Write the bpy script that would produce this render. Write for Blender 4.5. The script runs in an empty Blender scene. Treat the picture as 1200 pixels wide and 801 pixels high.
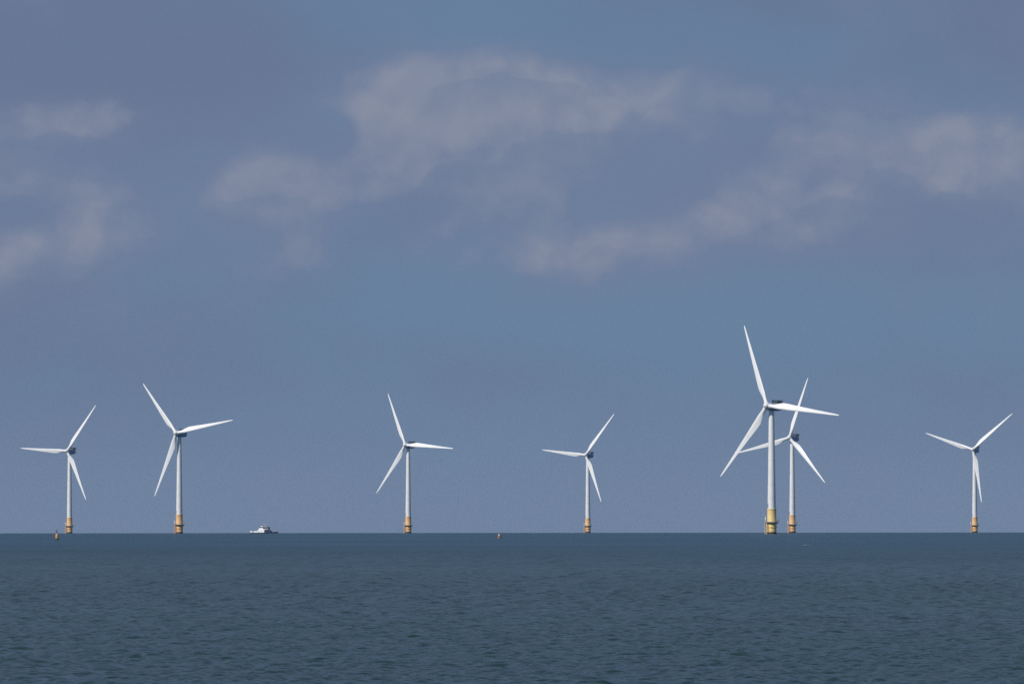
import bpy, bmesh, math, random
import numpy as np
from mathutils import Vector, Matrix, Euler

random.seed(7)
scene = bpy.context.scene
col = scene.collection

# ------------------------------------------------------------------ camera
W_PX, H_PX = 1200.0, 801.0          # photograph
F_PX = 7260.0                       # focal length in photo pixels (about 218 mm)
EYE = 2.4                           # metres above the water
R_EARTH = 7.4e6                     # earth radius with normal refraction
DIP = math.sqrt(2 * EYE / R_EARTH)
HORIZON_Y = 623.8
ROLL = 0.00087
ELEV = (HORIZON_Y - H_PX / 2) / F_PX - DIP

cam_data = bpy.data.cameras.new('camera')
cam = bpy.data.objects.new('camera', cam_data)
col.objects.link(cam)
cam_data.sensor_width = 36.0
cam_data.lens = 36.0 * F_PX / W_PX
cam_data.clip_start = 0.5
cam_data.clip_end = 60000
cam.location = (0, 0, EYE)
CAM_ROT = Matrix.Rotation(math.pi / 2 + ELEV, 3, 'X') @ Matrix.Rotation(-ROLL, 3, 'Z')
cam.rotation_euler = CAM_ROT.to_euler()
scene.camera = cam


def ray(px, py):
    v = Vector(((px - W_PX / 2) / F_PX, -(py - H_PX / 2) / F_PX, -1.0))
    return (CAM_ROT @ v).normalized()


def at(px, py, dist):
    """point seen at a photo pixel, at ground distance dist"""
    d = ray(px, py)
    return Vector((0, 0, EYE)) + d * (dist / math.hypot(d.x, d.y))


def sea_z(x, y):
    return -(x * x + y * y) / (2 * R_EARTH)


# ------------------------------------------------------------------ sun and sky
SUN_EL = math.radians(40)
SUN_LEFT = math.radians(52)          # left of straight behind the camera
to_sun = Vector((-math.sin(SUN_LEFT) * math.cos(SUN_EL),
                 -math.cos(SUN_LEFT) * math.cos(SUN_EL), math.sin(SUN_EL)))
sun_data = bpy.data.lights.new('sun', 'SUN')
sun_data.energy = 3.6
sun_data.angle = math.radians(0.5)
sun_data.color = (1.0, 0.965, 0.91)
sun = bpy.data.objects.new('sun', sun_data)
sun.rotation_euler = (-to_sun).to_track_quat('-Z', 'Y').to_euler()
sun.location = (0, 0, 300)
col.objects.link(sun)

scene.cycles.use_denoising = False      # a denoiser smears the small waves
scene.view_settings.view_transform = 'Standard'
scene.view_settings.look = 'None'
scene.view_settings.exposure = 0.0
scene.view_settings.gamma = 1.0
scene.view_settings.use_curve_mapping = False

world = bpy.data.worlds.new('World')
scene.world = world
world.use_nodes = True
wt = world.node_tree
wt.nodes.clear()


class NT:
    """tiny helper for building node trees"""
    def __init__(self, tree):
        self.t = tree

    def node(self, kind, **kw):
        n = self.t.nodes.new(kind)
        for k, v in kw.items():
            setattr(n, k, v)
        return n

    def put(self, sock, v):
        if isinstance(v, bpy.types.NodeSocket):
            self.t.links.new(v, sock)
        else:
            sock.default_value = v

    def m(self, op, a, b=None, c=None, clamp=False):
        n = self.node('ShaderNodeMath', operation=op, use_clamp=clamp)
        for i, v in enumerate((a, b, c)):
            if v is not None:
                self.put(n.inputs[i], v)
        return n.outputs[0]

    def v(self, op, a, b=None):
        n = self.node('ShaderNodeVectorMath', operation=op)
        self.put(n.inputs[0], a)
        if b is not None:
            self.put(n.inputs[1], b)
        return n.outputs['Value'] if op in ('LENGTH', 'DOT_PRODUCT', 'DISTANCE') else n.outputs['Vector']

    def noise(self, vec, scale, detail=4, rough=0.5, dist=0.0, lac=2.0):
        n = self.node('ShaderNodeTexNoise')
        self.put(n.inputs['Vector'], vec)
        self.put(n.inputs['Scale'], scale)
        self.put(n.inputs['Detail'], detail)
        self.put(n.inputs['Roughness'], rough)
        self.put(n.inputs['Lacunarity'], lac)
        self.put(n.inputs['Distortion'], dist)
        return n.outputs['Fac']

    def smooth(self, v, lo, hi, a=0.0, b=1.0):
        n = self.node('ShaderNodeMapRange', interpolation_type='SMOOTHSTEP')
        for i, x in enumerate((v, lo, hi, a, b)):
            self.put(n.inputs[i], x)
        return n.outputs[0]

    def mix(self, f, a, b):
        n = self.node('ShaderNodeMix', data_type='RGBA')
        self.put(n.inputs[0], f)
        self.put(n.inputs[6], a)
        self.put(n.inputs[7], b)
        return n.outputs[2]


w = NT(wt)
direction = w.node('ShaderNodeTexCoord').outputs['Generated']
sep = w.node('ShaderNodeSeparateXYZ')
w.put(sep.inputs[0], direction)
az = w.m('ARCTAN2', sep.outputs[0], sep.outputs[1])
el = w.m('ARCSINE', sep.outputs[2])

sky = w.node('ShaderNodeTexSky', sky_type='NISHITA')
sky.sun_disc = False
sky.sun_elevation = SUN_EL
sky.sun_rotation = math.pi + SUN_LEFT
sky.air_density = 1.0
sky.dust_density = 0.3
sky.ozone_density = 2.0
clear = w.v('SCALE', sky.outputs[0])
clear.node.inputs['Scale'].default_value = 0.075

# clouds live in direction space; each tuple: photo px, px, half sizes, strength
pat = w.v('MULTIPLY', direction, (1.0, 1.0, 1.15))
warp = w.node('ShaderNodeTexNoise')
w.put(warp.inputs['Vector'], pat)
warp.inputs['Scale'].default_value = 34
warp.inputs['Detail'].default_value = 3
wv = w.v('SCALE', w.v('SUBTRACT', warp.outputs['Color'], (0.5, 0.5, 0.5)))
wv.node.inputs['Scale'].default_value = 0.011
pw = w.v('ADD', pat, wv)


comb = w.node('ShaderNodeCombineXYZ')
w.put(comb.inputs[0], az)
w.put(comb.inputs[1], el)
flat = comb.outputs[0]


def mapped(vec, px, py, sx, sy, tilt):
    d = ray(px, py)
    n = w.node('ShaderNodeMapping', vector_type='TEXTURE')
    w.put(n.inputs['Vector'], vec)
    n.inputs['Location'].default_value = (math.atan2(d.x, d.y), math.asin(d.z), 0)
    n.inputs['Rotation'].default_value = (0, 0, tilt)
    n.inputs['Scale'].default_value = (sx / F_PX, sy / F_PX, 1)
    return n.outputs[0]


def total(items, acc=0.0):
    """soft banks of cloud: photo px, px, half sizes, strength, tilt"""
    for px, py, sx, sy, k, tilt in items:
        q = mapped(flat, px, py, sx, sy, tilt)
        acc = w.m('MULTIPLY_ADD', w.m('POWER', 0.3679, w.v('DOT_PRODUCT', q, q)), k, acc)
    return acc


bias = total([
    (478, 156, 84, 70, 0.42, 0.0), (560, 88, 100, 34, 0.28, 0.0), (620, 150, 100, 55, 0.26, 0.0), (745, 115, 95, 52, 0.24, 0.0),
    (312, 210, 58, 42, 0.38, 0.3), (262, 228, 38, 16, 0.18, 0.5), (375, 228, 65, 38, 0.20, 0.0),
    (50, 145, 150, 36, 0.27, 0.0), (40, 212, 120, 46, 0.19, 0.0), (50, 290, 140, 34, 0.15, 0.0),
    (600, 225, 90, 40, 0.20, 0.2), (665, 300, 60, 36, 0.27, 0.15), (745, 285, 70, 32, 0.25, 0.1),
    (880, 245, 55, 45, 0.28, 0.3), (960, 225, 48, 42, 0.32, 0.0), (1005, 185, 70, 28, 0.24, 0.0),
    (1125, 200, 62, 46, 0.44, 0.0), (1140, 160, 46, 30, 0.16, 0.0), (1200, 185, 60, 48, 0.22, 0.0),
    (1110, 350, 90, 30, 0.12, 0.0), (950, 125, 100, 45, 0.10, 0.0),
    (392, 160, 26, 24, -0.50, 0.0), (450, 252, 110, 24, -0.22, 0.1), (640, 370, 300, 45, -0.20, 0.0),
    (230, 60, 280, 55, -0.20, 0.0), (760, 25, 300, 45, -0.20, 0.0), (770, 215, 70, 34, -0.24, 0.2),
    (18, 248, 42, 17, -0.34, 0.0), (90, 178, 110, 12, -0.08, -0.1), (900, 335, 160, 30, -0.16, 0.0), (215, 165, 60, 45, -0.14, 0.0)])
puff = w.node('ShaderNodeTexVoronoi', feature='F1', normalize=True)
w.put(puff.inputs['Vector'], pw)
puff.inputs['Scale'].default_value = 92
puff.inputs['Detail'].default_value = 2
puff.inputs['Roughness'].default_value = 0.55
puff_off = w.node('ShaderNodeTexVoronoi', feature='F1', normalize=True)
w.put(puff_off.inputs['Vector'], w.v('ADD', pw, (0.0016, 0.0, -0.0026)))
puff_off.inputs['Scale'].default_value = 92
puff_off.inputs['Detail'].default_value = 2
puff_off.inputs['Roughness'].default_value = 0.55
heap = w.m('SUBTRACT', puff_off.outputs['Distance'], puff.outputs['Distance'])
n_big = w.noise(pw, 64, 6, 0.54)
n_off = w.noise(w.v('ADD', pw, (0.0040, 0.0, -0.0062)), 64, 5, 0.54)
n_wide = w.noise(pat, 24, 3, 0.5)
bias = w.m('ADD', bias, w.smooth(el, 0.040, 0.024, 0.0, -0.16))
dens = w.m('MULTIPLY_ADD', w.m('SUBTRACT', 0.45, puff.outputs['Distance']), 0.22, w.m('ADD', w.m('ADD', w.m('MULTIPLY_ADD', n_big, 0.60, 0.075), w.m('MULTIPLY', n_wide, 0.25)), bias))
cover = w.m('ADD', w.m('MULTIPLY', w.smooth(dens, 0.35, 0.86), 0.70), w.m('MULTIPLY', w.smooth(dens, 0.578, 0.645), 0.30))
relief = w.m('MULTIPLY_ADD', heap, 1.3, w.m('MULTIPLY_ADD', w.m('SUBTRACT', n_big, n_off), 2.0, 0.60), clamp=True)
lit = w.m('MULTIPLY', w.smooth(dens, 0.50, 0.86), relief)

veil_n = w.noise(w.v('MULTIPLY', direction, (1, 1, 2.2)), 22, 3, 0.5)
veil_b = total([(60, 40, 300, 150, 0.28, 0.0), (1160, 30, 240, 120, 0.28, 0.0), (20, 330, 200, 120, 0.2, 0.0),
                (620, 330, 330, 80, -0.35, 0.0), (640, 20, 220, 60, -0.2, 0.0), (980, 400, 240, 60, -0.15, 0.0)])
veil = w.smooth(w.m('ADD', veil_n, veil_b), 0.12, 0.98)

# distant bank of thin haze cloud that thins out with height, the same all round
low = w.smooth(el, 0.10, 0.75, 0.97, 0.25)
base = w.mix(veil, (0.122, 0.210, 0.343, 1), (0.128, 0.170, 0.287, 1))
base = w.mix(w.smooth(el, 0.0, 0.028, 0.75, 0.0), base, (0.152, 0.216, 0.345, 1))
ccol = w.mix(lit, (0.160, 0.202, 0.325, 1), (0.254, 0.278, 0.366, 1))
mauve = w.m('MULTIPLY', total([(620, 165, 260, 100, 0.8, 0.0), (90, 215, 230, 100, 0.8, 0.0), (1040, 230, 240, 95, 0.8, 0.15),
                               (720, 300, 170, 50, 0.6, 0.2), (330, 230, 110, 60, 0.6, 0.2)]), w.smooth(n_wide, 0.25, 0.65, 0.55, 1.0), clamp=True)
base = w.mix(w.m('MULTIPLY', mauve, 0.70), base, (0.157, 0.198, 0.324, 1))
clouds = w.mix(w.m('MULTIPLY', cover, 0.85), base, ccol)
# nearer, thinner heaps of cloud in front: crisp tops, bases melting into the air
edge = w.node('ShaderNodeTexNoise')
w.put(edge.inputs['Vector'], pat)
edge.inputs['Scale'].default_value = 150
edge.inputs['Detail'].default_value = 4
ev = w.v('SCALE', w.v('SUBTRACT', edge.outputs['Color'], (0.5, 0.5, 0.5)))
ev.node.inputs['Scale'].default_value = 0.0062
ragged = w.v('ADD', flat, ev)
for px, py, sx, sy, tilt, k in ((350, 172, 46, 44, 0.0, 0.5), (545, 236, 85, 44, 0.30, 0.45), (665, 205, 100, 52, 0.15, 0.45),
                                (120, 200, 150, 38, -0.12, 0.5), (18, 268, 50, 34, 0.0, 0.55), (600, 118, 95, 30, -0.05, 0.35),
                                (985, 262, 60, 34, 0.1, 0.45), (900, 305, 130, 44, 0.35, 0.25), (700, 340, 130, 42, 0.22, 0.18),
                                (1120, 275, 120, 46, 0.0, 0.5), (1040, 235, 46, 34, 0.0, 0.4), (300, 268, 90, 42, 0.2, 0.3)):
    q = mapped(ragged, px, py, sx, sy, tilt)
    sq = w.node('ShaderNodeSeparateXYZ')
    w.put(sq.inputs[0], q)
    body = w.smooth(w.v('LENGTH', q), 1.04, 0.90)
    fade = w.smooth(sq.outputs[1], -0.75, 0.85)
    clouds = w.mix(w.m('MULTIPLY', w.m('MULTIPLY', body, fade), k), clouds, (0.137, 0.190, 0.312, 1))
final = w.mix(low, clear, clouds)
bg = w.node('ShaderNodeBackground')
w.put(bg.inputs['Color'], final)
bg.inputs['Strength'].default_value = 1.0
world.cycles.sampling_method = 'MANUAL'
world.cycles.sample_map_resolution = 512
wo = w.node('ShaderNodeOutputWorld')
wt.links.new(bg.outputs[0], wo.inputs[0])


# ------------------------------------------------------------------ materials
def material(name, build):
    m = bpy.data.materials.new(name)
    m.use_nodes = True
    t = NT(m.node_tree)
    bsdf = m.node_tree.nodes['Principled BSDF']
    build(t, bsdf)
    return m


def painted(name, colour, rough=0.45, dirt=(0.45, 0.42, 0.38), amount=0.25, streak=True, scale=0.6):
    """weathered paint: vertical run marks and soft patches over a base colour"""
    def b(t, s):
        p = t.node('ShaderNodeTexCoord').outputs['Object']
        n1 = t.noise(t.v('MULTIPLY', p, (1.0, 1.0, 0.07 if streak else 1.0)), scale * 2.2, 5, 0.6)
        n2 = t.noise(p, scale * 0.35, 3, 0.5)
        f = t.m('MULTIPLY', t.m('ADD', t.smooth(n1, 0.48, 0.75), t.smooth(n2, 0.45, 0.75)), amount, clamp=True)
        t.put(s.inputs['Base Color'], t.mix(f, (*colour, 1), (*[c * d for c, d in zip(colour, (0.72, 0.70, 0.66))], 1)
                                            if dirt is None else (*dirt, 1)))
        t.put(s.inputs['Roughness'], t.m('MULTIPLY_ADD', n1, 0.2, rough - 0.1))
    return material(name, b)


M = {}
M['white'] = painted('white_turbine_paint', (0.80, 0.80, 0.80), 0.42, None, 0.35)
M['blade'] = painted('white_blade_gelcoat', (0.82, 0.82, 0.82), 0.35, None, 0.18, False)
M['yellow'] = painted('yellow_base_paint', (0.80, 0.57, 0.22), 0.5, (0.70, 0.58, 0.38), 0.45)
M['orange'] = painted('orange_yellow_base_paint', (0.76, 0.44, 0.19), 0.5, (0.66, 0.46, 0.32), 0.45)
M['weed'] = painted('wet_weed_and_mussels', (0.025, 0.03, 0.022), 0.6, (0.06, 0.06, 0.035), 0.8, False, 2.0)
M['nacelle'] = painted('blue_grey_nacelle_paint', (0.26, 0.35, 0.50), 0.45, None, 0.3, False)
M['steel'] = painted('galvanised_steel', (0.34, 0.36, 0.37), 0.5, (0.26, 0.22, 0.17), 0.4, False, 2.0)
M['dark'] = painted('dark_louvre_paint', (0.06, 0.07, 0.09), 0.5, (0.07, 0.07, 0.07), 0.5, False, 2.0)
M['navy'] = painted('navy_hull_paint', (0.012, 0.026, 0.085), 0.35, (0.04, 0.05, 0.09), 0.5, True, 1.0)
M['boat_white'] = painted('white_boat_paint', (0.88, 0.88, 0.89), 0.35, None, 0.2, True, 1.0)
M['deck'] = painted('grey_deck_paint', (0.16, 0.17, 0.19), 0.6, (0.1, 0.1, 0.1), 0.5, False, 2.0)
M['rubber'] = painted('black_rubber', (0.02, 0.02, 0.022), 0.7, (0.05, 0.05, 0.05), 0.5, False, 3.0)
M['buoy_yellow'] = painted('yellow_buoy_paint', (0.60, 0.30, 0.09), 0.5, (0.32, 0.30, 0.18), 0.5, True, 3.0)
M['buoy_green'] = painted('dark_green_buoy_paint', (0.03, 0.08, 0.06), 0.5, (0.08, 0.08, 0.06), 0.5, True, 3.0)
M['buoy_red'] = painted('faded_red_buoy_paint', (0.34, 0.12, 0.06), 0.5, (0.24, 0.15, 0.1), 0.5, True, 3.0)
M['band'] = painted('pale_buoy_band', (0.42, 0.42, 0.42), 0.5, None, 0.5, True, 3.0)


def glass_b(t, s):
    s.inputs['Base Color'].default_value = (0.012, 0.018, 0.025, 1)
    s.inputs['Roughness'].default_value = 0.06
    s.inputs['IOR'].default_value = 1.5


M['glass'] = material('tinted_cabin_glass', glass_b)


def foam_b(t, s):
    p = t.node('ShaderNodeTexCoord').outputs['Object']
    n = t.noise(p, 9.0, 5, 0.65)
    t.put(s.inputs['Base Color'], t.mix(t.smooth(n, 0.35, 0.6), (0.06, 0.10, 0.13, 1), (0.24, 0.29, 0.32, 1)))
    s.inputs['Roughness'].default_value = 0.9


M['foam'] = material('sea_foam', foam_b)


def sea_b(t, s):
    p = t.node('ShaderNodeNewGeometry').outputs['Position']
    # water body: turbid coastal water, greyer inshore, base colour bluer further out
    sp = t.node('ShaderNodeSeparateXYZ')
    t.put(sp.inputs[0], p)
    big = t.noise(t.v('MULTIPLY', p, (1.0, 0.45, 0)), 0.004, 4, 0.55)
    off = t.m('ADD', sp.outputs[1], t.m('MULTIPLY', t.m('SUBTRACT', big, 0.5), 900.0))
    seaward = t.smooth(off, 150, 1300)
    c = t.mix(seaward, (0.013, 0.037, 0.034, 1), (0.007, 0.050, 0.082, 1))
    mid = t.noise(t.v('MULTIPLY', p, (1.0, 0.6, 0)), 0.03, 4, 0.6)
    c = t.mix(t.smooth(mid, 0.4, 0.7, 0.0, 0.35), c, (0.012, 0.026, 0.034, 1))
    t.put(s.inputs['Base Color'], c)
    s.inputs['IOR'].default_value = 1.333
    gust = t.noise(t.v('MULTIPLY', p, (1.0, 0.5, 0)), 0.012, 3, 0.55)
    # wind ripples below the size of the modelled waves act as surface roughness
    fetch = t.smooth(sp.outputs[1], 100, 800, 0.155, 0.28)
    t.put(s.inputs['Roughness'], t.m('MULTIPLY_ADD', gust, 0.14, fetch))


M['sea'] = material('sea_water', sea_b)


# ------------------------------------------------------------------ helpers
def tag(o, label=None, category=None, group=None, kind=None):
    for k, v in (('label', label), ('category', category), ('group', group), ('kind', kind)):
        if v:
            o[k] = v
    return o


def mesh_from(bm, name, smooth=True, angle=40):
    me = bpy.data.meshes.new(name)
    bmesh.ops.recalc_face_normals(bm, faces=bm.faces)
    bm.to_mesh(me)
    bm.free()
    if smooth:
        for p in me.polygons:
            p.use_smooth = True
        me.set_sharp_from_angle(angle=math.radians(angle))
    return me


def link(name, me, mat, parent=None):
    o = bpy.data.objects.new(name, me)
    col.objects.link(o)
    if mat is not None and not me.materials:
        me.materials.append(mat)
    o.parent = parent
    return o


def empty(name, loc=(0, 0, 0), rz=0.0):
    o = bpy.data.objects.new(name, None)
    col.objects.link(o)
    o.location = loc
    o.rotation_euler = (0, 0, rz)
    o.empty_display_size = 1
    return o


def lathe(bm, prof, seg=48, centre=(0, 0), cap=True):
    rings = []
    for r, z in prof:
        rings.append([bm.verts.new((centre[0] + r * math.cos(2 * math.pi * i / seg),
                                    centre[1] + r * math.sin(2 * math.pi * i / seg), z)) for i in range(seg)])
    for a, b in zip(rings, rings[1:]):
        for i in range(seg):
            bm.faces.new((a[i], a[(i + 1) % seg], b[(i + 1) % seg], b[i]))
    if cap:
        bm.faces.new(rings[0][::-1])
        bm.faces.new(rings[-1])


def tube(bm, p0, p1, r, seg=8):
    p0, p1 = Vector(p0), Vector(p1)
    d = (p1 - p0).normalized()
    u = d.orthogonal().normalized()
    v = d.cross(u)
    a, b = [], []
    for i in range(seg):
        t = 2 * math.pi * i / seg
        o = (u * math.cos(t) + v * math.sin(t)) * r
        a.append(bm.verts.new(p0 + o))
        b.append(bm.verts.new(p1 + o))
    for i in range(seg):
        bm.faces.new((a[i], a[(i + 1) % seg], b[(i + 1) % seg], b[i]))
    bm.faces.new(a[::-1])
    bm.faces.new(b)


def box(bm, x0, x1, y0, y1, z0, z1, bevel=0.0):
    g = bmesh.ops.create_cube(bm, size=1.0, matrix=Matrix.Translation(((x0 + x1) / 2, (y0 + y1) / 2, (z0 + z1) / 2))
                              @ Matrix.Diagonal((x1 - x0, y1 - y0, z1 - z0, 1)))
    if bevel > 0:
        es = list({e for v in g['verts'] for e in v.link_edges})
        bmesh.ops.bevel(bm, geom=es, offset=bevel, segments=2, affect='EDGES', profile=0.6)


def ring_path(bm, r, z, tube_r, seg=32):
    pts = [(r * math.cos(2 * math.pi * i / seg), r * math.sin(2 * math.pi * i / seg), z) for i in range(seg)]
    for i in range(seg):
        tube(bm, pts[i], pts[(i + 1) % seg], tube_r, 5)


# ------------------------------------------------------------------ sea
def wave_field(n, size, lam_lo, lam_hi, sigma, wind, spread, seed):
    rng = np.random.default_rng(seed)
    k1 = 2 * np.pi * np.fft.fftfreq(n, size / n)
    kx, ky = np.meshgrid(k1, k1, indexing='ij')
    k = np.hypot(kx, ky)
    k[0, 0] = 1e-9
    lam = 2 * np.pi / k
    cosd = (kx * wind[0] + ky * wind[1]) / k
    amp = k ** -2.0 * np.abs(cosd) ** spread * np.where(cosd < 0, 0.25, 1.0)
    amp *= np.exp(-(lam_lo / lam) ** 4) * np.exp(-(lam / lam_hi) ** 4)
    amp[0, 0] = 0
    z = (rng.normal(size=(n, n)) + 1j * rng.normal(size=(n, n))) * amp
    h = np.real(np.fft.ifft2(z))
    s = sigma / h.std()
    dx = np.real(np.fft.ifft2(-1j * kx / k * z))
    dy = np.real(np.fft.ifft2(-1j * ky / k * z))
    return h * s, dx * s, dy * s


def sample(fields, size, x, y):
    n = fields[0].shape[0]
    u, v = (x / size * n) % n, (y / size * n) % n
    i, j = np.floor(u).astype(int), np.floor(v).astype(int)
    fu, fv = u - i, v - j
    i %= n
    j %= n
    i2, j2 = (i + 1) % n, (j + 1) % n
    out = []
    for f in fields:
        out.append(f[i, j] * (1 - fu) * (1 - fv) + f[i2, j] * fu * (1 - fv) + f[i, j2] * (1 - fu) * fv + f[i2, j2] * fu * fv)
    return out


def build_sea():
    wind = (0.50, 0.866)                    # blowing out to sea and to the right, as the rotors face
    fields = [
        (61.0, 3.0, wave_field(512, 61.0, 0.9, 3.0, 0.0210, wind, 0.5, 3)),
        (23.0, 0.95, wave_field(768, 23.0, 0.30, 0.95, 0.0180, wind, 0.45, 11)),
        (7.3, 0.36, wave_field(512, 7.3, 0.14, 0.36, 0.0078, wind, 0.35, 29)),
    ]
    rings = [0.05, 3, 8, 16, 26, 38, 50, 60, 68, 73]
    r = 84.0
    while r < 13000:
        rings.append(r)
        r += max(0.058, min(0.060 * (r / 100.0) ** 1.50, r * 0.03))
    rings = np.array(rings + [13000.0])
    fine = np.arange(-0.092, 0.0921, 0.00054)
    side, a, st = [], fine[-1], 0.0008
    while a + st < math.pi:
        a += st
        side.append(a)
        st = min(st * (1.10 if st < 0.004 else 1.5), 0.22)
    ang = np.concatenate([-np.array(side)[::-1], fine, np.array(side)])
    nr, na = len(rings), len(ang)
    rr, aa = np.meshgrid(rings, ang, indexing='ij')
    x, y = rr * np.sin(aa), rr * np.cos(aa)
    step_r = np.gradient(rings)[:, None] * np.ones((1, na))
    dang = np.gradient(ang)[None, :]
    step = np.maximum(step_r, rr * dang)
    z = -(x * x + y * y) / (2 * R_EARTH)
    ox, oy = np.zeros_like(x), np.zeros_like(y)
    rot = 0.0
    grow = np.clip((rr - 85.0) / 330.0, 0, 1)          # waves build up with distance from the shore
    for size, lam, f in fields:
        c, s = math.cos(rot), math.sin(rot)
        h, dx, dy = sample(f, size, x * c - y * s, x * s + y * c)
        fade = np.clip((lam * 0.55 - step) / (lam * 0.35), 0, 1)
        fade = fade * (0.45 + 0.85 * grow if lam > 2 else 0.72 + 0.58 * grow if lam > 0.5 else 1.0)
        z += h * fade
        ox += (dx * c + dy * s) * fade * 0.85
        oy += (-dx * s + dy * c) * fade * 0.85
        rot += 0.13
    co = np.stack([x + ox, y + oy, z], -1).astype(np.float32).reshape(-1, 3)
    i, j = np.meshgrid(np.arange(nr - 1), np.arange(na), indexing='ij')
    j2 = (j + 1) % na
    quads = np.stack([i * na + j, i * na + j2, (i + 1) * na + j2, (i + 1) * na + j], -1).reshape(-1, 4)[:, ::-1]
    me = bpy.data.meshes.new('sea')
    me.vertices.add(len(co))
    me.vertices.foreach_set('co', co.ravel())
    me.loops.add(quads.size)
    me.loops.foreach_set('vertex_index', np.ascontiguousarray(quads, dtype=np.int32).ravel())
    me.polygons.add(len(quads))
    me.polygons.foreach_set('loop_start', np.arange(0, quads.size, 4, dtype=np.int32))
    me.polygons.foreach_set('loop_total', np.full(len(quads), 4, dtype=np.int32))
    me.polygons.foreach_set('use_smooth', np.ones(len(quads), dtype=bool))
    me.update()
    me.validate()
    print('sea faces', len(quads), 'rings', nr, 'cols', na)
    o = link('sea', me, M['sea'])
    tag(o, kind='structure')


build_sea()

# ------------------------------------------------------------------ wind turbines
ROTOR = 40.0
TILT, CONE = math.radians(6), math.radians(-0.5)      # blades bent back a little by the wind
OVERHANG = 3.4
TP_TOP = 11.4


def blade_mesh():
    bm = bmesh.new()
    stations = [(1.0, 1.85, 1.0), (2.4, 1.85, 1.0), (3.6, 2.1, 0.82), (5.0, 2.65, 0.58), (6.6, 3.2, 0.42), (8.5, 3.5, 0.33),
                (11, 3.4, 0.28), (14, 3.05, 0.25), (18, 2.6, 0.23), (22, 2.2, 0.21), (26, 1.8, 0.20), (30, 1.45, 0.19),
                (34, 1.1, 0.18), (37, 0.85, 0.17), (38.8, 0.62, 0.16), (39.6, 0.38, 0.16), (40.0, 0.12, 0.2)]
    n = 20
    rings = []
    for r, ch, th in stations:
        k = (r - 1) / 39.0
        ch *= 1.0 if r < 3 else 0.90
        twist = math.radians(14 * (1 - min(1, k * 1.15)) ** 1.6 + 2)
        round_k = min(1, max(0, (r - 2.4) / 6.0))
        le = ch * (0.5 * (1 - round_k) + 0.30 * round_k)
        ring = []
        for i in range(n):
            t = 2 * math.pi * i / n
            xc = 0.5 * (1 + math.cos(t))                       # 1 = leading edge
            circ = 0.5 * math.sin(t)
            s = 1 - xc
            prof = 5 * (0.2969 * math.sqrt(s) - 0.126 * s - 0.3516 * s * s + 0.2843 * s ** 3 - 0.1036 * s ** 4)
            camber = 0.035 * math.sin(math.pi * s) * round_k
            foil = math.copysign(prof, math.sin(t)) if abs(math.sin(t)) > 1e-6 else 0.0
            yy = (circ * (1 - round_k) + foil * round_k) * th + camber
            px, py = le - s * ch, yy * ch
            c, sn = math.cos(twist), math.sin(twist)
            X, Y = px * c + py * sn, -px * sn + py * c
            ring.append(bm.verts.new((X, Y - math.sin(CONE) * r, r * math.cos(CONE))))
        rings.append(ring)
    for a, b in zip(rings, rings[1:]):
        for i in range(n):
            bm.faces.new((a[i], a[(i + 1) % n], b[(i + 1) % n], b[i]))
    bm.faces.new(rings[0][::-1])
    bm.faces.new(rings[-1])
    return mesh_from(bm, 'blade', True, 60)


def hub_mesh():
    bm = bmesh.new()
    lathe(bm, [(0.05, 2.05), (0.45, 1.95), (0.9, 1.68), (1.25, 1.25), (1.5, 0.6), (1.55, 0.0), (1.5, -0.8), (1.35, -1.3)][::-1], 32)
    for k in range(3):                        # blade collars
        t = math.radians(120 * k)
        d = Vector((math.sin(t), math.cos(t), 0))
        tube(bm, d * 0.6, d * 1.75, 1.02, 24)
    # lathe axis (local z) becomes the wind direction: -y
    for v in bm.verts:
        v.co = Vector((v.co.x, -v.co.z, v.co.y))
    return mesh_from(bm, 'hub', True, 45)


def nacelle_mesh():
    bm = bmesh.new()
    secs = [(-2.0, 1.2, -1.3, 1.25), (-1.5, 1.5, -1.7, 1.55), (0.5, 1.6, -1.95, 1.65), (4.0, 1.58, -1.75, 1.65), (6.0, 1.45, -1.35, 1.6), (6.6, 1.2, -1.0, 1.4)]
    rings = []
    for y, hw, z0, z1 in secs:
        ring = []
        n, e = 28, 0.42
        for i in range(n):
            t = 2 * math.pi * i / n
            cx = math.copysign(abs(math.cos(t)) ** e, math.cos(t))
            cz = math.copysign(abs(math.sin(t)) ** e, math.sin(t))
            ring.append(bm.verts.new((hw * cx, y, (z0 + z1) / 2 + (z1 - z0) / 2 * cz)))
        rings.append(ring)
    for a, b in zip(rings, rings[1:]):
        for i in range(len(a)):
            bm.faces.new((a[i], a[(i + 1) % len(a)], b[(i + 1) % len(a)], b[i]))
    bm.faces.new(rings[0])
    bm.faces.new(rings[-1][::-1])
    return mesh_from(bm, 'nacelle', True, 50)


def simple(name, fn, smooth=True):
    bm = bmesh.new()
    fn(bm)
    return mesh_from(bm, name, smooth)


def m_hoist_floor(bm):
    box(bm, -1.5, 1.5, 2.2, 6.7, 1.84, 1.96, 0.03)
    for y in (2.6, 4.3, 5.8):
        for x in (-0.9, 0.9):
            tube(bm, (x, y, 1.4), (x, y, 1.86), 0.08)


def m_hoist_rail(bm):
    x0, x1, y0, y1, z = -1.47, 1.47, 2.23, 6.67, 1.95
    cs = [(x0, y0), (x1, y0), (x1, y1), (x0, y1)]
    for (ax, ay), (bx, by) in zip(cs, cs[1:] + cs[:1]):
        n = max(2, round(math.hypot(bx - ax, by - ay) / 0.85))
        for i in range(n):
            f = i / n
            px, py = ax + (bx - ax) * f, ay + (by - ay) * f
            tube(bm, (px, py, z), (px, py, z + 1.15), 0.05, 6)
        for hz in (0.6, 1.15):
            tube(bm, (ax, ay, z + hz), (bx, by, z + hz), 0.05, 6)


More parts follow.
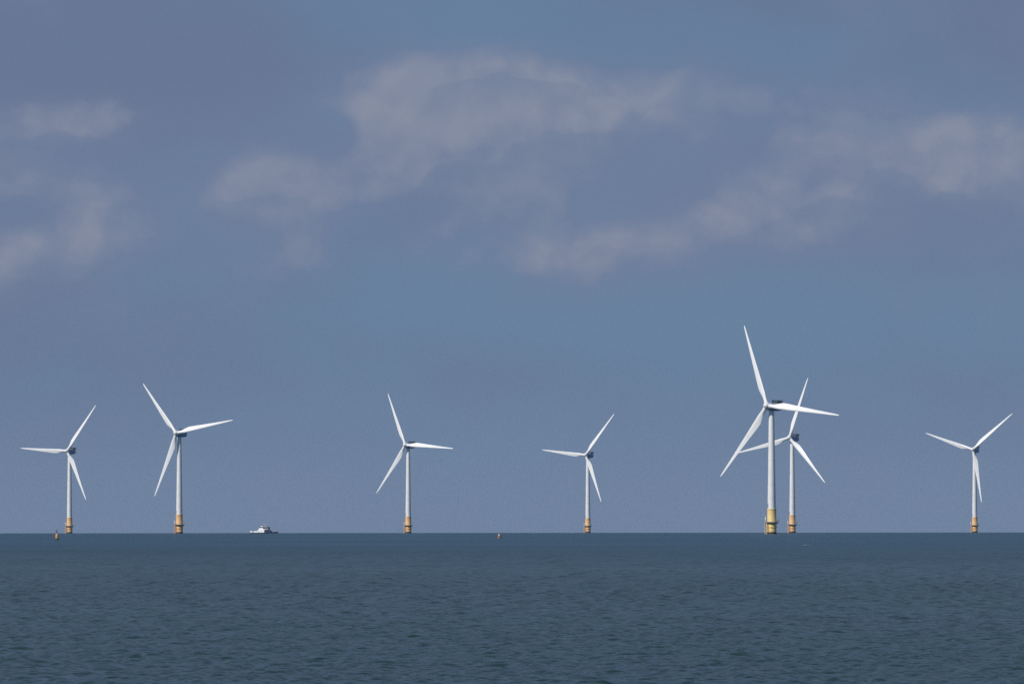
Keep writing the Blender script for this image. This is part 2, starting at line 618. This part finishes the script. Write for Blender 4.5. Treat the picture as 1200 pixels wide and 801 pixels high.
def m_hoist_panel(bm):
    for x in (-1.42, 1.42):
        for k in range(4):
            y = 2.4 + k * 1.08
            box(bm, x - 0.03, x + 0.03, y, y + 0.7, 2.05, 2.95)
    box(bm, -0.9, 0.9, 4.6, 6.2, 1.96, 2.7, 0.05)


def m_tower(h):
    def f(bm):
        top = h - 1.95
        prof = [(1.86, TP_TOP)]
        for z in np.linspace(TP_TOP, top, 5)[1:]:
            k = (z - TP_TOP) / (top - TP_TOP)
            r = 1.86 + (1.20 - 1.86) * k
            if z < top - 0.1:               # bolted flange between tower sections
                prof += [(r, z - 0.10), (r + 0.045, z - 0.09), (r + 0.045, z + 0.09), (r, z + 0.10)]
            else:
                prof += [(r, z - 0.35), (r + 0.12, z - 0.30), (r + 0.12, z)]
        lathe(bm, prof, 48)
    return simple('tower', f)


def m_pile(bm):
    lathe(bm, [(2.1, -9), (2.1, -1.0), (2.18, -0.6), (2.2, 0.2), (2.14, 0.75), (2.12, 0.95)], 40)


def m_transition(bm):
    lathe(bm, [(2.10, 0.9), (2.10, 5.25), (2.02, 5.35), (2.02, 10.9), (2.12, 10.95), (2.12, TP_TOP), (1.9, TP_TOP)], 48)


def m_collar(bm):
    lathe(bm, [(2.10, 2.95), (2.33, 2.97), (2.33, 3.38), (2.10, 3.4)], 40, cap=False)


def m_platform(bm):
    lathe(bm, [(2.05, 5.0), (3.25, 5.32), (3.30, 5.34), (3.30, 5.50), (2.05, 5.52)], 40, cap=False)
    for i in range(10):
        t = 2 * math.pi * i / 10
        c, s = math.cos(t), math.sin(t)
        tube(bm, (2.05 * c, 2.05 * s, 4.2), (3.1 * c, 3.1 * s, 5.33), 0.09, 6)
    box(bm, 2.9, 4.7, -1.0, 1.0, 5.34, 5.49)          # lay-down extension


def m_railing(bm):
    for hz in (0.55, 1.15):
        ring_path(bm, 3.24, 5.5 + hz, 0.035)
    for i in range(20):
        t = 2 * math.pi * i / 20
        tube(bm, (3.24 * math.cos(t), 3.24 * math.sin(t), 5.45), (3.24 * math.cos(t), 3.24 * math.sin(t), 6.65), 0.035, 5)
    for (ax, ay), (bx, by) in (((3.2, -0.95), (4.65, -0.95)), ((4.65, -0.95), (4.65, 0.95)), ((4.65, 0.95), (3.2, 0.95))):
        for hz in (0.55, 1.15):
            tube(bm, (ax, ay, 5.48 + hz), (bx, by, 5.48 + hz), 0.035, 5)
        tube(bm, (bx, by, 5.45), (bx, by, 6.65), 0.035, 5)


def m_landing(bm):
    for x in (-0.75, 0.75):
        tube(bm, (x, -3.05, -2.5), (x, -3.05, 5.2), 0.16, 10)
        for z in (0.6, 2.2, 3.8):
            tube(bm, (x, -2.0, z), (x, -3.05, z), 0.11, 8)


def m_ladder(bm):
    for x in (-0.26, 0.26):
        tube(bm, (x, -2.62, -1.5), (x, -2.62, 5.4), 0.05, 6)
    z = -1.2
    while z < 5.3:
        tube(bm, (-0.26, -2.62, z), (0.26, -2.62, z), 0.03, 5)
        z += 0.32


def m_davit(bm):
    tube(bm, (0, 0, 5.5), (0, 0, 8.3), 0.16, 10)
    tube(bm, (0, 0, 8.3), (-0.7, -0.8, 8.75), 0.11, 8)
    box(bm, -0.22, 0.22, -0.22, 0.22, 6.4, 7.1, 0.03)


def m_door(bm):
    r = 1.885
    pts = []
    for z0, z1 in ((0.25, 2.4),):
        prev = None
        for i in range(9):
            t = math.radians(-14 + 28 * i / 8)
            a = bm.verts.new((r * math.cos(t), r * math.sin(t), z0))
            b = bm.verts.new((r * math.cos(t), r * math.sin(t), z1))
            a2 = bm.verts.new(((r - 0.1) * math.cos(t), (r - 0.1) * math.sin(t), z0))
            b2 = bm.verts.new(((r - 0.1) * math.cos(t), (r - 0.1) * math.sin(t), z1))
            if prev:
                bm.faces.new((prev[0], a, b, prev[1]))
                bm.faces.new((prev[2], prev[3], b2, a2))
                bm.faces.new((prev[1], b, b2, prev[3]))
                bm.faces.new((prev[0], prev[2], a2, a))
            prev = (a, b, a2, b2)


SH = {'blade': blade_mesh(), 'hub': hub_mesh(), 'nacelle': nacelle_mesh(),
      'hoist_floor': simple('hoist_platform', m_hoist_floor), 'hoist_rail': simple('hoist_railing', m_hoist_rail),
      'hoist_panel': simple('cooler', m_hoist_panel), 'pile': simple('monopile', m_pile),
      'platform': simple('platform', m_platform), 'railing': simple('railing', m_railing),
      'landing': simple('boat_landing', m_landing), 'ladder': simple('ladder', m_ladder),
      'davit': simple('davit_crane', m_davit), 'door': simple('tower_door', m_door)}
TP = {'yellow': simple('transition_piece', m_transition), 'orange': simple('transition_piece', m_transition)}
CL = {'yellow': simple('collar', m_collar), 'orange': simple('collar', m_collar)}
LD = {'yellow': SH['landing'], 'orange': SH['landing'].copy()}


def turbine(hub_px, tower_px, blade_px, yaw, phase, paint, label):
    dist = F_PX * ROTOR / blade_px
    hub = at(hub_px[0], hub_px[1], dist)
    foot = at(tower_px, 620, dist)
    z0 = sea_z(foot.x, foot.y)
    h = hub.z - z0
    yaw = math.radians(yaw)
    root = empty('wind_turbine', (foot.x, foot.y, z0))
    tag(root, label, 'wind turbine', 'turbines of the offshore wind farm')
    axis_h = h - OVERHANG * math.sin(TILT)          # nacelle axis above the tower
    link('monopile', SH['pile'], M['weed'], root)
    tp = link('transition_piece', TP[paint], M[paint], root)
    link('collar', CL[paint], M[paint], tp)
    bl = link('boat_landing', LD[paint], M[paint], root)
    bl.rotation_euler.z = math.radians(-62)
    ld = link('ladder', SH['ladder'], M['steel'], bl)
    pf = link('platform', SH['platform'], M['steel'], root)
    pf.rotation_euler.z = math.radians(-8)
    link('railing', SH['railing'], M['steel'], pf)
    dv = link('davit_crane', SH['davit'], M['boat_white'], pf)
    dv.location = (-2.75, -0.9, 0)
    tw = link('tower', m_tower(axis_h), M['white'], root)
    dr = link('door', SH['door'], M['steel'], tw)
    dr.location = (0, 0, TP_TOP)
    dr.rotation_euler.z = math.radians(200)
    head = Matrix.Translation((0, 0, axis_h)) @ Matrix.Rotation(-yaw, 4, 'Z')
    nc = link('nacelle', SH['nacelle'], M['nacelle'], root)
    nc.matrix_local = head @ Matrix.Rotation(-TILT * 0.5, 4, 'X')
    hp = link('hoist_platform', SH['hoist_floor'], M['steel'], nc)
    link('hoist_railing', SH['hoist_rail'], M['dark'], nc)
    link('cooler', SH['hoist_panel'], M['dark'], nc)
    spin = head @ Matrix.Rotation(-TILT, 4, 'X') @ Matrix.Translation((0, -OVERHANG, 0))
    hb = link('hub', SH['hub'], M['white'], root)
    hb.matrix_local = spin @ Matrix.Rotation(math.radians(phase), 4, 'Y')
    for k in range(3):
        b = link('blade', SH['blade'], M['blade'], root)
        b.matrix_local = spin @ Matrix.Rotation(math.radians(phase + 120 * k), 4, 'Y')
    print('turbine %s dist %.0f hub %.1f' % (label[:30], dist, h))
    return root


turbine((80.6, 528.1), 81.4, 64.5, 27, 33.5, 'orange',
        'small white turbine with orange base standing behind the orange-yellow buoy at far left')
turbine((207.2, 507.3), 210.1, 78.4, 30, 79.3, 'orange',
        'second tallest white turbine with orange base, standing left of the boat')
turbine((476.0, 521.2), 478.4, 68.3, 34, 94.0, 'orange',
        'white turbine with orange base and one level right blade, right of the boat')
turbine((687.4, 532.9), 688.9, 60.5, 31, 36.5, 'orange',
        'smallest white turbine with orange base, right of the small red buoy')
turbine((900.0, 475.2), 904.4, 103.9, 38, 97.0, 'yellow',
        'tallest and nearest white turbine with bright yellow base')
turbine((926.8, 512.7), 928.5, 73.6, 33, 16.4, 'orange',
        'white turbine with orange base partly hidden behind the tallest turbine')
turbine((1140.6, 526.5), 1142.3, 63.4, 25, 48.5, 'orange',
        'white turbine at the far right with one blade hanging along its tower')


# ------------------------------------------------------------------ crew boat
def loft(bm, secs):
    rings = [[bm.verts.new(p) for p in s] for s in secs]
    for a, b in zip(rings, rings[1:]):
        for i in range(len(a)):
            j = (i + 1) % len(a)
            bm.faces.new((a[i], a[j], b[j], b[i]))
    bm.faces.new(rings[0][::-1])
    bm.faces.new(rings[-1])


def crew_boat():
    dist = 4400.0
    p = at(310.0, 624, dist)
    z = sea_z(p.x, p.y)
    root = empty('crew_boat', (p.x, p.y, z - 0.75), math.radians(-18))
    tag(root, 'small white and navy crew boat heading right along the horizon', 'boat')

    def part(name, fn, mat, parent=root, smooth=True):
        return link(name, simple(name, fn, smooth), M[mat], parent)

    def hull(bm):
        secs = []
        for x, hb, top, keel in ((-10, 2.9, 1.25, -0.7), (-6, 3.05, 1.2, -0.9), (0, 3.05, 1.3, -1.0), (4, 2.8, 1.5, -1.0),
                                 (7, 2.1, 1.65, -0.9), (9, 1.1, 1.8, -0.6), (10.3, 0.12, 1.9, 0.2)):
            secs.append([(x, -hb, top), (x, -hb * 0.94, 0.3), (x, -hb * 0.7, keel), (x, hb * 0.7, keel), (x, hb * 0.94, 0.3), (x, hb, top)])
        loft(bm, secs)
    h = part('hull', hull, 'navy')
    part('fender', lambda bm: (tube(bm, (-10, -3.0, 1.05), (-6, -3.14, 1.0), 0.14), tube(bm, (-6, -3.14, 1.0), (0, -3.14, 1.1), 0.14),
                               tube(bm, (0, -3.14, 1.1), (4, -2.9, 1.3), 0.14), tube(bm, (4, -2.9, 1.3), (7, -2.2, 1.45), 0.14)), 'rubber', h)
    part('stern_block', lambda bm: box(bm, -9.9, -8.1, -2.8, 2.8, 1.15, 2.3, 0.12), 'boat_white')
    part('engine_casing', lambda bm: box(bm, -7.2, -3.6, -2.75, 2.75, 1.19, 2.3, 0.12), 'boat_white')
    part('deckhouse', lambda bm: loft(bm, [[(x, -2.5, 1.2), (x, -2.4, t), (x, 2.4, t), (x, 2.5, 1.2)] for x, t in ((-4.5, 2.6), (-4.1, 3.4), (0.7, 3.4))]), 'boat_white', smooth=False)
    wh = part('wheelhouse', lambda bm: loft(bm, [[(x0, -2.1, 3.39), (x1, -1.95, 4.75), (x1, 1.95, 4.75), (x0, 2.1, 3.39)]
                                               for x0, x1 in ((-3.6, -3.2), (3.2, 3.5))]), 'boat_white', smooth=False)
    for k in range(4):
        x = -0.4 + k * 0.93
        pn = part('window', lambda bm: box(bm, x, x + 0.82, -2.16, -2.02, 3.72, 4.42, 0.03), 'glass', wh)
        pn.rotation_euler = (0, 0, 0)
    part('windscreen', lambda bm: box(bm, 3.32, 3.5, -1.6, 1.6, 3.75, 4.45, 0.03), 'glass', wh)
    part('bow_shelter', lambda bm: loft(bm, [[(x, -2.2, 1.4), (x, -2.1, t), (x, 2.1, t), (x, 2.2, 1.4)] for x, t in ((0.71, 3.36), (3.6, 3.3), (4.9, 2.1))]), 'navy', smooth=False)
    rf = part('roof', lambda bm: box(bm, -3.4, 3.9, -2.25, 2.25, 4.74, 5.05, 0.06), 'dark')
    part('life_raft', lambda bm: (tube(bm, (-2.2, -1.3, 5.5), (-0.9, -1.3, 5.5), 0.4, 14),), 'boat_white', rf)
    part('searchlight_rack', lambda bm: (box(bm, 0.4, 2.4, -1.0, 1.0, 5.1, 5.75, 0.08),), 'steel', rf)
    ms = part('mast', lambda bm: (tube(bm, (0, 0, 5.1), (-0.4, 0, 9.3), 0.09, 8), tube(bm, (-0.25, -0.9, 7.2), (-0.25, 0.9, 7.2), 0.05, 6),
                                  tube(bm, (0.9, 0, 5.1), (-0.2, 0, 7.2), 0.06, 6)), 'steel')
    part('radar', lambda bm: box(bm, -0.5, 0.7, -0.6, 0.6, 7.25, 7.4, 0.03), 'boat_white', ms)

    def rail(bm):
        pts = [(4.8, -2.55, 1.55), (7, -1.95, 1.65), (9, -1.0, 1.8), (10.1, 0, 1.88), (9, 1.0, 1.8), (7, 1.95, 1.65), (4.8, 2.55, 1.55)]
        for a, b in zip(pts, pts[1:]):
            for hz in (0.45, 0.9):
                tube(bm, (a[0], a[1], a[2] + hz), (b[0], b[1], b[2] + hz), 0.025, 5)
        for a in pts:
            tube(bm, a, (a[0], a[1], a[2] + 0.9), 0.025, 5)
    part('bow_rail', rail, 'steel')


crew_boat()


# ------------------------------------------------------------------ buoys
def buoy_pillar():
    dist = 1310.0
    p = at(67.0, 632, dist)
    root = empty('pillar_buoy', (p.x, p.y, sea_z(p.x, p.y)))
    root.rotation_euler = (math.radians(2), math.radians(-3), 0)
    tag(root, 'small orange-yellow pillar buoy with dark topmark on the water at far left', 'buoy')

    def part(name, fn, mat, parent=root):
        return link(name, simple(name, fn), M[mat], parent)
    part('float', lambda bm: lathe(bm, [(0.2, -0.6), (0.42, -0.4), (0.46, -0.05), (0.44, 0.18), (0.34, 0.28)], 24), 'rubber')
    bd = part('body', lambda bm: lathe(bm, [(0.33, 0.26), (0.32, 0.9), (0.27, 1.2), (0.16, 1.38)], 24), 'buoy_yellow')
    part('stripe', lambda bm: lathe(bm, [(0.335, 0.28), (0.335, 0.42)], 24, cap=False), 'buoy_green', bd)
    ms = part('mast', lambda bm: tube(bm, (0, 0, 1.36), (0, 0, 1.75), 0.05, 8), 'dark')
    part('topmark', lambda bm: (tube(bm, (-0.2, 0, 1.68), (0.2, 0, 2.1), 0.05, 6), tube(bm, (0.2, 0, 1.68), (-0.2, 0, 2.1), 0.05, 6),
                                tube(bm, (0, 0, 1.7), (0, 0, 2.15), 0.07, 8)), 'dark', ms)


def buoy_can():
    dist = 1590.0
    p = at(585.2, 629, dist)
    root = empty('can_buoy', (p.x, p.y, sea_z(p.x, p.y)))
    root.rotation_euler = (math.radians(-3), math.radians(4), 0)
    tag(root, 'tiny faded red can buoy with pale band, low on the sea mid picture', 'buoy')

    def part(name, fn, mat, parent=root):
        return link(name, simple(name, fn), M[mat], parent)
    part('float', lambda bm: lathe(bm, [(0.3, -0.5), (0.5, -0.3), (0.54, 0.0), (0.5, 0.2), (0.4, 0.26)], 24), 'buoy_red')
    bd = part('body', lambda bm: lathe(bm, [(0.36, 0.25), (0.36, 1.0), (0.30, 1.1)], 24), 'buoy_red')
    part('band', lambda bm: lathe(bm, [(0.365, 0.5), (0.372, 0.51), (0.372, 0.84), (0.365, 0.85)], 24, cap=False), 'band', bd)
    part('lantern', lambda bm: lathe(bm, [(0.06, 1.1), (0.06, 1.2), (0.1, 1.22), (0.1, 1.35), (0.03, 1.4)], 12), 'dark')


buoy_pillar()
buoy_can()


def whitecap():
    dist = 810.0
    p = at(945.5, 639, dist)
    bm = bmesh.new()
    rng = random.Random(5)
    for k in range(9):
        x = -0.5 + k * 0.125 + rng.uniform(-0.04, 0.04)
        hgt = 0.10 * (1 - abs(k - 2.5) / 8.0) * rng.uniform(0.6, 1.2)
        bmesh.ops.create_icosphere(bm, subdivisions=2, radius=1.0, matrix=Matrix.Translation((x, rng.uniform(-0.15, 0.15), 0.05))
                                   @ Matrix.Diagonal((0.11, 0.16, hgt, 1)))
    o = link('whitecap', mesh_from(bm, 'whitecap'), M['foam'])
    o.location = (p.x, p.y, sea_z(p.x, p.y) + 0.06)
    tag(o, kind='stuff', label='small white crest of foam on the open water')


whitecap()


# ------------------------------------------------------------------ haze
HAZE = 0.9e-5
if HAZE > 0:
    bm = bmesh.new()
    box(bm, -13400, 13400, -13400, 13400, -26.0, 130.0)
    me = mesh_from(bm, 'haze', False)
    mat = bpy.data.materials.new('sea_haze')
    mat.use_nodes = True
    mat.node_tree.nodes.clear()
    t = NT(mat.node_tree)
    vol = t.node('ShaderNodeVolumePrincipled')
    vol.inputs['Color'].default_value = (0.62, 0.80, 1.0, 1)
    vol.inputs['Density'].default_value = HAZE
    out = t.node('ShaderNodeOutputMaterial')
    mat.node_tree.links.new(vol.outputs[0], out.inputs['Volume'])
    o = link('haze', me, mat)
    tag(o, kind='stuff')
